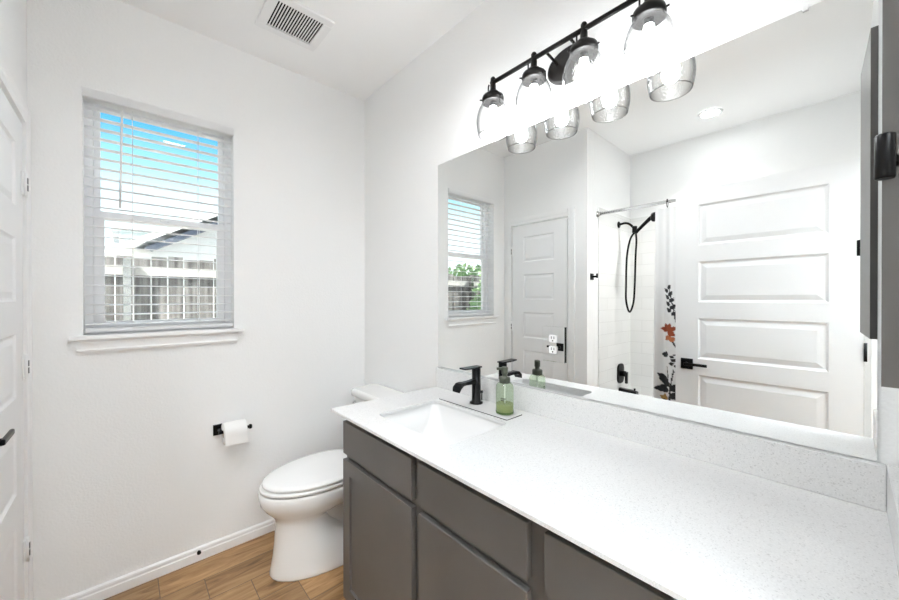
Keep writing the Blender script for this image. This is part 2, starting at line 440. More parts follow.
# entry door, standing open (door_2)
EX, EY0, EY1, EH = -.167, -.055, .744, 2.045
d2 = thing('door_2', 'white five-panel entry door standing open in front of the tub', 'door', (EX, EY0, 0)); d2['kind'] = 'structure'
b = B()
zz = [(1.680-.353*k, 1.933-.353*k) for k in range(5)]; zz[4] = (.17, zz[4][1])
panel_slab(b, EY1-EY0, EH-.012, .035, [(.116, .676, za, zb) for za, zb in zz], prof=((0, 0), (.009, -.008), (.015, -.009), (.042, -.002)))
sl = b.obj('door_panel', DOORW, d2); sl.matrix_local = Matrix(((0, -1, 0, 0), (1, 0, 0, 0), (0, 0, 1, .01), (0, 0, 0, 1)))
lever_set(d2, (0, .735, .948), (1, 0, 0), (0, -1, 0))
lever_set(d2, (-.035, .735, .948), (-1, 0, 0), (0, -1, 0))
b = B()
for hz in (.25, 1.1, 1.82): b.lathe([(.006, hz-.045), (.006, hz+.045)], (.006, -.006, 0), n=14)
b.obj('hinge', BLACK, d2)
# doorway jambs (trim_2)
b = B(); b.box(DX0, DX0+.018, YF-.108, YF-.002, 0, 2.07); b.box(DX1-.018, DX1, YF-.108, YF-.002, 0, 2.07); b.box(DX0+.018, DX1-.018, YF-.108, YF-.002, 2.052, 2.07)
struct(b.obj('trim_2', TRIM))

# ------------------------------------------------------------------ window
wn = thing('window_1', 'white single-hung window in the back wall with a view of the fence', 'window', (0, YB, 0)); wn['kind'] = 'structure'
def wpart(b, name, m, par=wn):
    o = b.obj(name, m, par); return shift(o, (0, YB, 0))
b = B(); y0, y1 = YB+.072, YB+.138
b.box(WX0, WX0+.030, y0, y1, WZ0+.006, WZ1); b.box(WX1-.030, WX1, y0, y1, WZ0+.006, WZ1)
b.box(WX0+.030, WX1-.030, y0, y1, WZ0+.006, WZ0+.036); b.box(WX0+.030, WX1-.030, y0, y1, WZ1-.022, WZ1)
wpart(b, 'window_frame', VINYL)
def sash(name, x0, x1, z0, z1, y, wd, wz0, wz1, pane=True):
    b = B(); b.box(x0, x0+wd, y, y+.026, z0, z1); b.box(x1-wd, x1, y, y+.026, z0, z1)
    b.box(x0+wd, x1-wd, y, y+.026, z0, z0+wz0); b.box(x0+wd, x1-wd, y, y+.026, z1-wz1, z1)
    o = wpart(b, name, VINYL)
    b = B(); b.box(x0+wd-.002, x1-wd+.002, y+.010, y+.014, z0+wz0-.002, z1-wz1+.002)
    g = b.obj('pane', PANE, o); shift(g, (0, YB, 0))
sash('upper_sash', WX0+.031, WX1-.031, 1.738, WZ1-.023, YB+.108, .022, .030, .020)
sash('lower_sash', WX0+.031, WX1-.031, WZ0+.037, 1.772, YB+.078, .036, .036, .034)
b = B(); b.box(.135, .175, YB+.066, YB+.078, 1.752, 1.764, .003); wpart(b, 'sash_lock', VINYL)
# stool and apron
b = B(); b.box(-.181, .489, YB-.040, YB-.0005, 1.180, 1.199, .004)
b.box(WX0+.001, WX1-.001, YB, YB+.071, 1.1825, 1.199)
wpart(b, 'window_sill', TRIM)
b = B()
prof = [(0, 0), (.016, 0), (.019, .010), (.015, .016), (.015, .046), (.024, .054), (.030, .056), (0, .056)]
b.rings([[Vector((x+(d-.012)*sgn*-1, YB-d, 1.1235+z)) for d, z in prof] for x, sgn in ((-.150, 1), (.452, -1))], smooth=False)
wpart(b, 'apron', TRIM)

# blind
bl = thing('window_blind', 'white slatted horizontal blind hanging open in the window', 'blind', (0, YB, 0))
bx0, bx1 = WX0+.003, WX1-.003
def bpart(b, name, m): return shift(b.obj(name, m, bl), (0, YB, 0))
b = B(); b.box(bx0, bx1, YB+.008, YB+.058, 2.258, 2.293, .002); bpart(b, 'headrail', BLIND)
b = B(); b.box(WX0-.002, WX1+.002, YB-.010, YB-.0006, 2.257, 2.2985, .002); bpart(b, 'valance', BLIND)
b = B(); n_sl = 23; zt, zb_ = 2.227, 1.245; tilt = math.radians(3.5)
for k in range(n_sl):
    z = zt+(zb_-zt)*k/(n_sl-1)
    pts = []
    for j in range(5):
        q = -1+j*.5; pts.append((YB+.033+.025*q*math.cos(tilt), z+.025*q*math.sin(tilt)-.0012*q*q))
    top = [(y, zq+.0013) for y, zq in pts]; bot = [(y, zq-.0013) for y, zq in reversed(pts)]
    b.rings([[Vector((x, y, zq)) for y, zq in top+bot] for x in (bx0+.002, bx1-.002)], smooth=False)
bpart(b, 'slats', BLIND)
b = B(); b.box(bx0+.001, bx1-.001, YB+.008, YB+.058, 1.2085, 1.228, .004); bpart(b, 'bottom_rail', BLIND)
for cx in (.030, .290):
    b = B()
    for yy in (YB+.0065, YB+.0595): b.tube([(cx, yy, 2.25), (cx, yy, 1.212)], .0011, 6)
    bpart(b, 'ladder_cord', BLIND)
b = B(); b.tube([(-.006, YB-.012, 2.225), (-.014, YB-.014, 1.78)], .0045, 10); b.tube([(-.006, YB-.012, 2.222), (-.006, YB-.003, 2.243)], .002, 6)
bpart(b, 'tilt_wand', PLAST)

# ------------------------------------------------------------------ ceiling vent and shower downlight
vt = thing('ceiling_vent', 'white square ceiling exhaust vent with dark slots', 'vent', (.635, 1.852, HC))
b = B(); vx0, vx1, vy0, vy1 = -.148, .148, -.138, .138
b.box(vx0, vx1, vy0, vy0+.042, -.014, -.0005, .004); b.box(vx0, vx1, vy1-.042, vy1, -.014, -.0005, .004)
b.box(vx0, vx0+.040, vy0+.042, vy1-.042, -.014, -.0005); b.box(vx1-.040, vx1, vy0+.042, vy1-.042, -.014, -.0005)
b.obj('frame', PLAST, vt)
b = B(); b.box(vx0+.040, vx1-.040, vy0+.042, vy1-.042, -.003, -.0005); b.obj('backing', DARK, vt)
b = B()
for k in range(18):
    x = vx0+.040+(.216)*(k+.0)/17
    b.box(x-.0026, x+.0026, vy0+.041, vy1-.041, -.013, -.010)
b.obj('slats', PLAST, vt)
cl = thing('recessed_downlight', 'round lit recessed downlight in the ceiling above the tub', 'ceiling light', (-.76, .687, HC))
b = B(); b.lathe([(.078, -.001), (.078, -.006), (.062, -.009), (.056, -.003)], n=40, caps=(False, False)); b.obj('trim_ring', PLAST, cl)
b = B(); b.lathe([(.057, -.004), (.03, -.0055)], n=40); b.obj('lens', CANM, cl)
dl = bpy.data.lights.new('downlight_beam', 'SPOT'); dl.energy = 95; dl.spot_size = math.radians(112); dl.spot_blend = .8; dl.shadow_soft_size = .05; dl.color = (1, .99, .97)
do = bpy.data.objects.new('downlight_beam', dl); C.objects.link(do); do.location = (-.76, .687, HC-.012)

# ------------------------------------------------------------------ mirror, outlet
b = B(); b.box(XW, WX-.0002, -.046, 1.4624, .9965, 2.0709)
mr = b.obj('wall_mirror', [MIRROR, MEDGE])
for p in mr.data.polygons:
    p.material_index = 0 if p.normal.x < -.9 else 1
tag(mr, 'large frameless mirror on the wall above the vanity backsplash', 'mirror')
for cy in (1.352, .069):
    b = B(); b.box(XW-.004, XW-.0005, cy-.006, cy+.006, 2.063, 2.077, .0015)
    b.obj('clip', PLAST, mr)

ot = thing('power_outlet', 'white duplex outlet in a mirrored cover plate on the large mirror', 'outlet', (XW, .7645, 1.183))
b = B(); b.box(-.0065, -.0006, -.048, .048, -.068, .068, .0015); b.obj('cover_plate', [MIRROR], ot)
b = B(); b.box(-.0066, -.0012, -.0492, -.0482, -.068, .068); b.obj('plate_edge', BLACKR, ot)  # black strip standing in for the dark reflection on the plate's side
for dz in (.0215, -.0215):
    b = B(); n = 28; ring = []
    for k in range(n):
        a = 2*PI*k/n; ring.append((max(-.0175, min(.0175, .0205*math.cos(a))), max(-.0145, min(.0145, .0205*math.sin(a)))))
    b.rings([[Vector((x, y, dz+z)) for y, z in ring] for x in (-.0066, -.0105)])
    rc = b.obj('receptacle', PLAST, ot)
    b = B(); b.box(-.0112, -.0104, .0045, .0070, dz-.001, dz+.009); b.box(-.0112, -.0104, -.0070, -.0045, dz-.001, dz+.009)
    b.lathe([(.0028, -.0112), (.0028, -.0104)], (0, 0, dz-.008), axis='X', n=12); b.obj('slots', BLACKR, rc)

# ------------------------------------------------------------------ vanity light
LY = [.992, .790, .592, .391]; LX = XW-.098; BZ = 2.262
vl = thing('vanity_light', 'dark bronze four-shade bar light above the mirror', 'wall light', (XW, .692, BZ))
vloc = (XW, .692, BZ)
def vpart(b, name, m, par=vl): return shift(b.obj(name, m, par), vloc)
b = B(); n = 40
def oval(x, s=1): return [Vector((x, .692+.098*s*math.cos(2*PI*k/n), 2.235+.066*s*math.sin(2*PI*k/n))) for k in range(n)]
b.rings([oval(WX-.0005), oval(WX-.014), oval(WX-.022, .93), oval(WX-.024, .86)]); vpart(b, 'back_plate', BRONZE)
b = B(); b.tube([(LX, LY[0]+.010, BZ), (LX, LY[-1]-.010, BZ)], .0085, 16); vpart(b, 'bar', BRONZE)
for yy in (.645, .740):
    b = B(); b.tube([(WX-.022, yy, 2.25), (LX+.004, yy, BZ)], .005, 10); vpart(b, 'arm', BRONZE)
for yy in LY:
    b = B(); b.lathe([(.0, 2.284), (.007, 2.283), (.0105, 2.277), (.0105, 2.266), (.0085, 2.262), (.012, 2.250), (.012, 2.228), (.021, 2.222), (.030, 2.213), (.043, 2.203), (.0455, 2.194), (.0455, 2.178), (.042, 2.177)], (LX, yy, 0), n=32, caps=(False, True))
    # thumb screws around the fitter
    for k in range(3):
        a = 2*PI*k/3+.4
        b.tube([(LX+.045*math.cos(a), yy+.045*math.sin(a), 2.185), (LX+.056*math.cos(a), yy+.056*math.sin(a), 2.185)], .003, 8)
    b.tube([(LX-.0, yy+.020, 2.226), (LX, yy+.026, 2.236), (LX, yy+.026, 2.254), (LX, yy+.022, 2.262)], .003, 8)
    hd = vpart(b, 'lamp_holder', BRONZE)
    b = B()
    prof = [(.0415, 2.192), (.043, 2.181), (.050, 2.167), (.060, 2.147), (.0675, 2.120), (.0695, 2.094), (.067, 2.068), (.0615, 2.043)]
    prof = [(r, z) for r, z in prof]
    sm = [(p.x, p.y) for p in spline([(r, z, 0) for r, z in prof], 4)]
    b.lathe(sm, (LX, yy, 0), n=48, caps=(False, False))
    b.lathe([(.0615, 2.043), (.0600, 2.041), (.0600, 2.045)], (LX, yy, 0), n=48, caps=(False, False))
    vpart(b, 'glass_shade', SHADE, hd)
    b = B(); b.lathe([(.0, 2.072), (.012, 2.074), (.021, 2.081), (.026, 2.093), (.027, 2.106), (.024, 2.122), (.017, 2.140), (.013, 2.152), (.013, 2.160)], (LX, yy, 0), n=28, caps=(False, True))
    vpart(b, 'bulb', BULBM, hd)
    b = B(); b.lathe([(.0135, 2.160), (.0135, 2.178)], (LX, yy, 0), n=20); vpart(b, 'socket', BRONZE, hd)

# ------------------------------------------------------------------ vanity cabinet
VF, VY0, VY1 = .688, YF+.004, 1.400
vc = thing('vanity_cabinet', 'grey-brown bathroom vanity cabinet with shaker doors under the white worktop', 'cabinet', (.96, .66, 0))
cloc = (.96, .66, 0)
def cpart(b, name, m, par=vc): return shift(b.obj(name, m, par), cloc)
b = B(); b.box(VF, VF+.019, VY0, VY1, .10, .881); b.box(VF+.019, WX-.003, VY1-.018, VY1, 0.001, .881); b.box(VF+.019, WX-.003, VY0, VY0+.018, 0.001, .881)
b.box(VF+.019, WX-.003, VY0+.018, VY1-.018, .10, .118)
cpart(b, 'body', CABM)
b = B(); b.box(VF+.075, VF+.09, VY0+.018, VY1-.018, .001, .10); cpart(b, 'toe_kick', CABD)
def shaker(name, ya, yb, za, zb, frame=.055):
    b = B(); t = B()
    panel_slab(t, yb-ya, zb-za, .0195, [(frame, yb-ya-frame, frame, zb-za-frame)], prof=((0, 0), (.001, -.011), (.0011, -.011)))
    Mx = Matrix(((0, 1, 0, VF-.0205), (-1, 0, 0, yb), (0, 0, 1, za), (0, 0, 0, 1)))
    b.merge(t.bm, Mx); return cpart(b, name, CABM)
def slab(name, ya, yb, za, zb):
    b = B(); b.box(VF-.0205, VF-.001, ya, yb, za, zb, .0015, 1); return cpart(b, name, CABM)
slab('drawer_front', .918, 1.394, .724, .857); shaker('door', .918, 1.394, .130, .700)
slab('drawer', .480, .882, .724, .857)
slab('drawer', .480, .882, .420, .700); slab('drawer', .480, .882, .130, .396)
slab('drawer_front', -.040, .436, .724, .857); shaker('door', -.040, .436, .130, .700)

# worktop with sink cut-out
ZT = .896; ZU = .8858; XF = .644; YL = 1.4614; YR = YF+.001
SX0, SX1, SY0, SY1 = .752, 1.060, .842, 1.268
def rrect(x0, x1, y0, y1, r, z, n=8):
    pts = []
    for cx, cy, a0 in ((x1-r, y1-r, 0), (x0+r, y1-r, PI/2), (x0+r, y0+r, PI), (x1-r, y0+r, 3*PI/2)):
        for k in range(n+1):
            a = a0+PI/2*k/n; pts.append(Vector((cx+r*math.cos(a), cy+r*math.sin(a), z)))
    return pts
wt = thing('worktop', 'long white speckled quartz worktop with backsplash on the vanity', 'worktop', (.94, .69, ZT))
wloc = (.94, .69, ZT)
bm = bmesh.new()
def loopedges(pts):
    vs = [bm.verts.new(p) for p in pts]; return vs, [bm.edges.new((vs[i], vs[(i+1) % len(vs)])) for i in range(len(vs))]
for z in (ZT, ZU):
    ov, oe = loopedges([(XF, YR, z), (WX-.001, YR, z), (WX-.001, YL, z), (XF, YL, z)])
    iv, ie = loopedges(rrect(SX0, SX1, SY0, SY1, .03, z))
    bmesh.ops.triangle_fill(bm, use_beauty=True, use_dissolve=False, edges=oe+ie)
    if z == ZT: o1, i1 = ov, iv
    else:
        for a, c in ((o1, ov), (i1, iv)):
            for k in range(len(a)): bm.faces.new((a[k], a[(k+1) % len(a)], c[(k+1) % len(a)], c[k]))
b = B(); b.bm.free(); b.bm = bm
shift(b.obj('countertop', QUARTZ, wt), wloc)
b = B(); b.box(XW-.020, WX-.001, YR+.0205, YL, ZT+.0003, .9950, .0015, 1); shift(b.obj('backsplash', QUARTZ, wt), wloc)
b = B(); b.box(XF+.01, WX-.001, YR, YR+.020, ZT+.0003, .9950, .0015, 1); shift(b.obj('sidesplash', QUARTZ, wt), wloc)

# sink
sk = thing('sink', 'white rectangular undermount sink basin in the worktop', 'sink', (.906, 1.055, .75))
b = B()
lv = [(-.004, 0, .033), (-.006, .002, .035), (-.004, -.012, .035), (.004, -.035, .04), (.024, -.075, .05), (.050, -.112, .06), (.085, -.130, .06), (.13, -.134, .03)]
rs = [rrect(SX0+i, SX1-i, SY0+i*1.2, SY1-i*1.2, r, ZU-.0008+min(d, 0)) for i, d, r in lv]
lo = [rrect(SX0+i, SX1-i, SY0+i*1.2, SY1-i*1.2, r, ZU-.0008+min(d, 0)-.012) for i, d, r in reversed([(-.02, 0, .04), (.0, -.035, .045), (.03, -.085, .05), (.08, -.142, .05)])]
rs0 = rrect(SX0-.02, SX1+.02, SY0-.02, SY1+.02, .045, ZU-.0008)
b.rings([rs0]+rs, caps=(False, True)); b.rings(lo+[rs0], caps=(True, False))
shift(b.obj('basin', SINKM, sk, fix=True), (.906, 1.055, .75))
b = B(); b.lathe([(.022, -.0175), (.022, -.0150), (.018, -.0138), (.0, -.0145)], (0, 0, .0190), n=24, caps=(True, False)); b.obj('drain', BLACK, sk)

# faucet deck plate / tray
b = B(); b.rings([rrect(1.079, 1.172, .868, 1.262, .004, z, 3) for z in (ZT+.0006, ZT+.0036)], smooth=False)
tr = b.obj('faucet_tray', SINKM); tag(tr, 'thin white rectangular tray under the black faucet and soap bottle', 'tray')
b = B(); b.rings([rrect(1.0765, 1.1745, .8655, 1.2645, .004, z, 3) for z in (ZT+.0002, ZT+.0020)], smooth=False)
b.obj('edge_shadow_strip', BLACKR, tr)  # black strip standing in for the shadow gap under the tray edge

# faucet
fx, fy, fz = 1.150, 1.096, ZT+.0038
fc = thing('faucet', 'matte black single-lever faucet standing behind the sink', 'faucet', (fx, fy, fz))
b = B(); b.lathe([(.029, .0), (.029, .005), (.026, .008), (.0195, .009), (.0195, .154), (.0185, .156)], n=36); b.obj('body', BLACK, fc)
b = B()
def ysec(x, zc, hw, hh): return [Vector((x, y, zc+z)) for y, z in ((-hw, -hh), (hw, -hh), (hw, hh*.6), (hw*.8, hh), (-hw*.8, hh), (-hw, hh*.6))]
b.rings([ysec(-.010, .099, .013, .010), ysec(-.045, .0975, .013, .008), ysec(-.074, .098, .014, .0065), ysec(-.092, .099, .018, .0065), ysec(-.108, .094, .021, .009), ysec(-.119, .083, .022, .010), ysec(-.122, .077, .022, .009)], smooth=False)
b.obj('spout', BLACK, fc)
b = B()
b.rings([[Vector((x, y*wd, z+t)) for y, t in ((-1, 0), (1, 0), (1, .006), (-1, .006))] for x, wd, z in ((.0195, .017, .1565), (-.02, .019, .1565), (-.058, .0185, .1570), (-.086, .017, .1585))], smooth=False)
b.obj('handle', BLACK, fc)
b = B(); b.lathe([(.003, 0), (.003, .030), (.006, .032), (.006, .042)], (.027, -.008, .01), n=12); b.obj('drain_lift_rod', BLACK, fc)

# soap bottle
sx, sy, sz = 1.128, .918, ZT+.0038
sb = thing('soap_bottle', 'green translucent foaming soap bottle beside the black faucet', 'soap bottle', (sx, sy, sz))
b = B(); b.lathe([(.0, .0015), (.028, .001), (.0345, .004), (.0355, .010), (.0355, .104), (.0335, .115), (.027, .123), (.0205, .127), (.0200, .131)], n=40, caps=(False, False)); b.obj('bottle', BOTTLE, sb)
b = B(); b.lathe([(.0, .003), (.030, .003), (.0336, .008), (.0336, .042)], n=40, caps=(False, True)); b.obj('liquid', SOAP, sb)
b = B(); b.lathe([(.0359, .006), (.0359, .013)], n=40, caps=(False, False)); b.obj('base_band', mat('deep_green_plastic', (.10, .16, .06), .15), sb)
b = B(); b.lathe([(.0215, .124), (.0222, .127), (.0222, .144), (.0205, .147), (.010, .149), (.010, .158), (.0125, .160), (.0125, .184), (.011, .187)], n=32)
b.rings([[Vector((-.72*x-.69*y*.6, .69*x-.72*y*.6, .180+z)) for y, z in ((-.012, -.004), (.012, -.004), (.011, .004), (-.011, .004))] for x in (.0, .032)], smooth=False)
b.obj('pump', PUMP, sb)
b = B(); b.tube([(0, 0, .126), (0, 0, .012)], .003, 8); b.obj('dip_tube', PLAST, sb)
b = B()
def cylpatch(a0, a1, z0, z1, r=.0360):
    for k in range(4):
        p, q = a0+(a1-a0)*k/4, a0+(a1-a0)*(k+1)/4
        b.face([(r*math.cos(p), r*math.sin(p), z0), (r*math.cos(q), r*math.sin(q), z0), (r*math.cos(q), r*math.sin(q), z1), (r*math.cos(p), r*math.sin(p), z1)])
aC = math.atan2(-sy, -sx)
cylpatch(aC-.45, aC+.10, .066, .070); cylpatch(aC-.45, aC-.05, .060, .063)
b.obj('label_print', PUMP, sb)

# ------------------------------------------------------------------ toilet
TY = 1.886
tl = thing('toilet', 'white two-piece toilet with closed lid beside the vanity', 'toilet', (XW-.4, TY, 0))
tloc = (XW-.4, TY, 0)
def egg(uf, ub, hw, z, n=40, p=2.0, sq=.0):
    """outline in plan: u from the wall; rounder at the front, squarer at the back"""
    um = ub+(uf-ub)*.42; pts = []
    for k in range(n):
        a = 2*PI*k/n; c, s = math.cos(a), math.sin(a)
        if c >= 0: u = um+(uf-um)*abs(c)**(1.0); v = hw*s
        else:
            e = 2/2.6; u = um-(um-ub)*abs(c)**e; v = hw*(abs(s)**e)*(1 if s > 0 else -1)
        pts.append(Vector((XW-u, TY+v, z)))
    return pts
def tpart(b, name, m, par=tl): return shift(b.obj(name, m, par), tloc)
b = B()
b.rings([egg(.716, .16, .165, .0005), egg(.719, .16, .167, .008), egg(.714, .20, .160, .03), egg(.703, .28, .146, .09), egg(.696, .37, .128, .16), egg(.691, .44, .116, .225), egg(.690, .46, .113, .255),
         egg(.696, .44, .119, .275), egg(.712, .36, .142, .298), egg(.742, .25, .174, .330), egg(.760, .21, .190, .36), egg(.766, .20, .195, .385), egg(.767, .20, .195, .410), egg(.762, .205, .190, .418)])
# trapway and tank shelf behind the pedestal
b.rings([[Vector((XW-u, TY+v, z)) for u, v in ((.10, -hw), (.46, -hw*.9), (.46, hw*.9), (.10, hw))] for z, hw in ((.0005, .150), (.028, .146), (.05, .070), (.26, .070), (.34, .11))], smooth=False)
b.rings([rrect(XW-.30, XW-.03, TY-.185, TY+.185, .05, z) for z in (.335, .35, .405, .410)])
tpart(b, 'bowl', PORC)
b = B(); b.rings([egg(.758, .235, .192, z) for z in (.4245,)]+[egg(.763, .23, .196, z) for z in (.4275, .437)]+[egg(.758, .235, .192, .441)])
tpart(b, 'seat', SEATM)
b = B(); b.rings([egg(.746, .24, .188, .4455), egg(.751, .235, .193, .449), egg(.751, .235, .193, .457), egg(.744, .24, .187, .4625), egg(.72, .27, .165, .466), egg(.60, .36, .08, .468)])
tpart(b, 'lid', SEATM)
for s in (-1, 1):
    b = B(); b.lathe([(.014, TY+s*.075-.025), (.014, TY+s*.075+.025)], (XW-.222, 0, .440), axis='Y', n=16); tpart(b, 'seat_hinge', SEATM)
b = B(); b.rings([rrect(XW-d0, XW-.012, TY-w, TY+w, .035, z) for z, d0, w in ((.411, .165, .185), (.43, .170, .192), (.60, .176, .198), (.752, .180, .203))])
tpart(b, 'tank', PORC)
b = B(); b.rings([rrect(XW-d0, XW-.006, TY-w, TY+w, .035, z) for z, d0, w in ((.7535, .183, .207), (.757, .192, .214), (.785, .193, .215), (.796, .188, .210), (.800, .178, .200))])
tpart(b, 'tank_lid', PORC)
b = B(); b.lathe([(.013, 0), (.013, -.012), (.010, -.016)], (XW-.179, TY+.160, .715), axis='X', n=20)
b.tube([(XW-.193, TY+.160, .715), (XW-.198, TY+.150, .713), (XW-.200, TY+.085, .706)], [.006, .0065, .0075], 12)
tpart(b, 'flush_lever', CHROME)
for s in (-1, 1):
    b = B(); b.lathe([(.014, .030), (.014, .038), (.008, .046), (0, .048)], (XW-.33, TY+s*.100, 0.001), n=16, caps=(True, False)); tpart(b, 'bolt_cap', SEATM)
# ------------------------------------------------------------------ toilet paper
tp = thing('paper_holder', 'black square-plate toilet paper holder on the wall under the window', 'paper holder', (.373, YB, .659))
b = B(); b.box(-.026, .026, -.010, -.0005, -.028, .028, .0015); b.obj('plate', BLACK, tp)
b = B(); b.tube([(0, -.009, .0), (0, -.058, .0)], .0085, 16); b.tube([(-.010, -.066, .0), (.138, -.066, .0)], .0085, 16)
b.lathe([(.0115, .132), (.0125, .134), (.0125, .142), (.010, .145)], (0, -.066, 0), axis='X', n=20)
b.obj('arm', BLACK, tp)
rl = thing('toilet_paper_roll', 'white toilet paper roll on the black wall holder', 'toilet paper', (.434, YB-.066, .6485))
b = B(); n = 48; prof = [(-.052, .020), (-.052, .054), (-.050, .0565), (.050, .0565), (.052, .054), (.052, .020)]
b.rings([[Vector((h, r*math.cos(2*PI*k/n), r*math.sin(2*PI*k/n))) for k in range(n)] for h, r in prof], caps=(False, False), loop=False)
pr = b.obj('paper', PAPER, rl)
b = B(); b.rings([[Vector((h, r*math.cos(2*PI*k/n), r*math.sin(2*PI*k/n))) for k in range(n)] for h, r in ((-.0522, .0205), (.0522, .0205), (.0522, .0192), (-.0522, .0192))], caps=(False, False), loop=True)
b.obj('core', CARD, rl)
b = B()
sh = [(.0572*math.cos(a), .0572*math.sin(a)) for a in [PI*(.5+.05*k) for k in range(11)]]+[(-.0572, -.02), (-.0568, -.05)]
sh2 = [(y*.985, z*.985) for y, z in sh]
b.rings([[Vector((x, y, z)) for y, z in sh+list(reversed(sh2))] for x in (-.051, .051)], smooth=False)
b.obj('loose_sheet', PAPER, rl)

# doorstop bumper on baseboard
ds = thing('door_stop', 'small round black rubber bumper on the baseboard under the window', 'door stop', (.281, YB-.0095, .051))
b = B(); b.lathe([(.004, -.0005), (.004, -.010)], axis='Y', n=14); b.obj('stem', BLACKR, ds)
b = B(); b.lathe([(.0075, -.010), (.009, -.013), (.009, -.022), (.007, -.025)], axis='Y', n=20); b.obj('tip', BLACKR, ds)

# ------------------------------------------------------------------ wall cabinet on the doorway wall
kc = thing('wall_cabinet', 'dark grey wall cabinet with black pull at the worktop end', 'wall cabinet', (.84, YF, 1.25))
kloc = (.84, YF, 1.25)
kx0, kx1, kz0, kz1 = .700, .985, 1.250, 2.090
b = B(); b.box(kx0+.003, kx1-.001, YF+.0005, YF+.0165, kz0, kz1); shift(b.obj('body', CABM, kc), kloc)
yf0, yf1 = -.0290, -.0420
b = B()
b.rings([[Vector(p) for p in ((kx0, yf0, z), (kx1, yf1, z), (kx1, yf1-.019, z), (kx0, yf0-.019, z))] for z in (kz0, kz1)], smooth=False)
dr = shift(b.obj('door', CABM, kc), kloc)
b = B()
py = -.0300
b.lathe([(.0075, 1.5015), (.0085, 1.5030), (.0085, 1.5525), (.0075, 1.554)], (.668, py, 0), n=28)
b.tube([(.672, py-.004, 1.527), (.6995, py-.009, 1.527)], .006, 12)
shift(b.obj('pull', BLACK, dr), kloc)

# ------------------------------------------------------------------ tub, rod, curtain, shower fittings
RX = -.475
b = B()
x0, x1, y0, y1 = XA+.009, RX-.04, YF+.004, YA-.009
rings_ = [rrect(x0, x1, y0, y1, .01, .002), rrect(x0, x1, y0, y1, .012, .445), rrect(x0+.006, x1-.006, y0+.006, y1-.006, .015, .452),
          rrect(x0+.07, x1-.07, y0+.09, y1-.09, .12, .452), rrect(x0+.08, x1-.08, y0+.10, y1-.10, .12, .44), rrect(x0+.12, x1-.12, y0+.2, y1-.15, .12, .14), rrect(x0+.18, x1-.18, y0+.28, y1-.2, .1, .11)]
b.rings(rings_)
tb = b.obj('bathtub', TUBM); tag(tb, 'white alcove bathtub behind the open door and shower curtain', 'bathtub')

rd = thing('shower_rod', 'chrome shower curtain rod across the tub alcove', 'curtain rod', (RX, .66, 2.07))
b = B(); b.tube([(0, YF-.66+.012, 0), (0, YA-.66-.012, 0)], .0125, 20); b.obj('rod', CHROME, rd)
for yy, s in ((YA-.66, -1), (YF-.66, 1)):
    b = B(); b.lathe([(.026, s*.0005), (.026, s*.006), (.017, s*.014), (.0145, s*.03)], (0, yy, 0), axis='Y', n=28); b.obj('flange', NICKEL, rd)

# curtain with printed wild flowers
cu = thing('shower_curtain', 'white shower curtain with black and rust flower print on the chrome rod', 'shower curtain', (RX, .70, 2.05))
cuY0, cuY1, cuZ0, cuZ1 = .46, .972, .30, 2.030
def leaf(y, z, cy, cz, L, wdt, ang):
    dy, dz = y-cy, z-cz; c, s = math.cos(ang), math.sin(ang); u = dy*c+dz*s; v = -dy*s+dz*c
    if u < 0 or u > L: return False
    return abs(v) < wdt*math.sin(PI*min(1, (u/L)**.8))
def seg(y, z, a, c, wd):
    p = Vector((y, z)); a = Vector(a); c = Vector(c); t = max(0, min(1, (p-a).dot(c-a)/(c-a).length_squared)); return (p-a-(c-a)*t).length < wd
INK, RUST, OCH, PALE = (.035, .036, .038), (.34, .085, .04), (.40, .25, .09), (.55, .50, .42)
prnt = []
for base in (0, -.27):
    dsh = base
    Lf = []
    for k in range(9):          # dark sprig
        zz_ = 1.235+.024*k; sy_ = .842+.004*k+dsh
        Lf.append((sy_+.012, zz_, .042+.006*(k % 2), .014, .75 if k % 2 else 2.2, INK))
    prnt += [('leaf',)+q for q in Lf]
    prnt += [('seg', (.832+dsh, 1.18), (.872+dsh, 1.44), .0035, INK)]
    for a in (.3, 1.1, 1.9, 2.7, 3.9): prnt.append(('leaf', .882+dsh, 1.125, .058, .020, a, RUST))
    for a in (.9, 2.3): prnt.append(('leaf', .866+dsh, 1.085, .050, .018, a+3.4, (.50, .17, .08)))
    prnt += [('seg', (.868+dsh, 1.09), (.825+dsh, .98), .004, INK), ('seg', (.825+dsh, .98), (.822+dsh, .90), .004, INK)]
    prnt += [('disc', .904+dsh, .945, .021, INK), ('disc', .896+dsh, .953, .017, INK)]
    for yy, zz_, r in ((.845, .93, .010), (.835, .905, .012), (.855, .90, .013), (.862, .875, .010), (.842, .86, .009), (.870, .885, .007), (.832, .945, .008)):
        prnt.append(('leaf', yy+dsh, zz_, r*2.6, r, .5 if zz_ > .9 else 2.5, INK))
    prnt += [('seg', (.868+dsh, .40), (.862+dsh, .72), .006, INK), ('seg', (.862+dsh, .70), (.845+dsh, .84), .004, INK), ('seg', (.872+dsh, .74), (.885+dsh, .86), .003, INK)]
    for cy, cz, L, wd, a in ((.868, .715, .125, .030, .85), (.868, .692, .105, .030, .02), (.860, .69, .065, .030, 2.55), (.862, .665, .075, .030, 3.6), (.868, .60, .085, .030, -.35), (.862, .58, .07, .028, 3.3)):
        prnt.append(('leaf', cy+dsh, cz, L, wd, a, INK))
    for a in (.4, 1.6, 2.8, 4.1): prnt.append(('leaf', .905+dsh, .622, .036, .015, a, OCH))
    prnt.append(('disc', .87+dsh, .735, .012, (.15, .14, .12)))
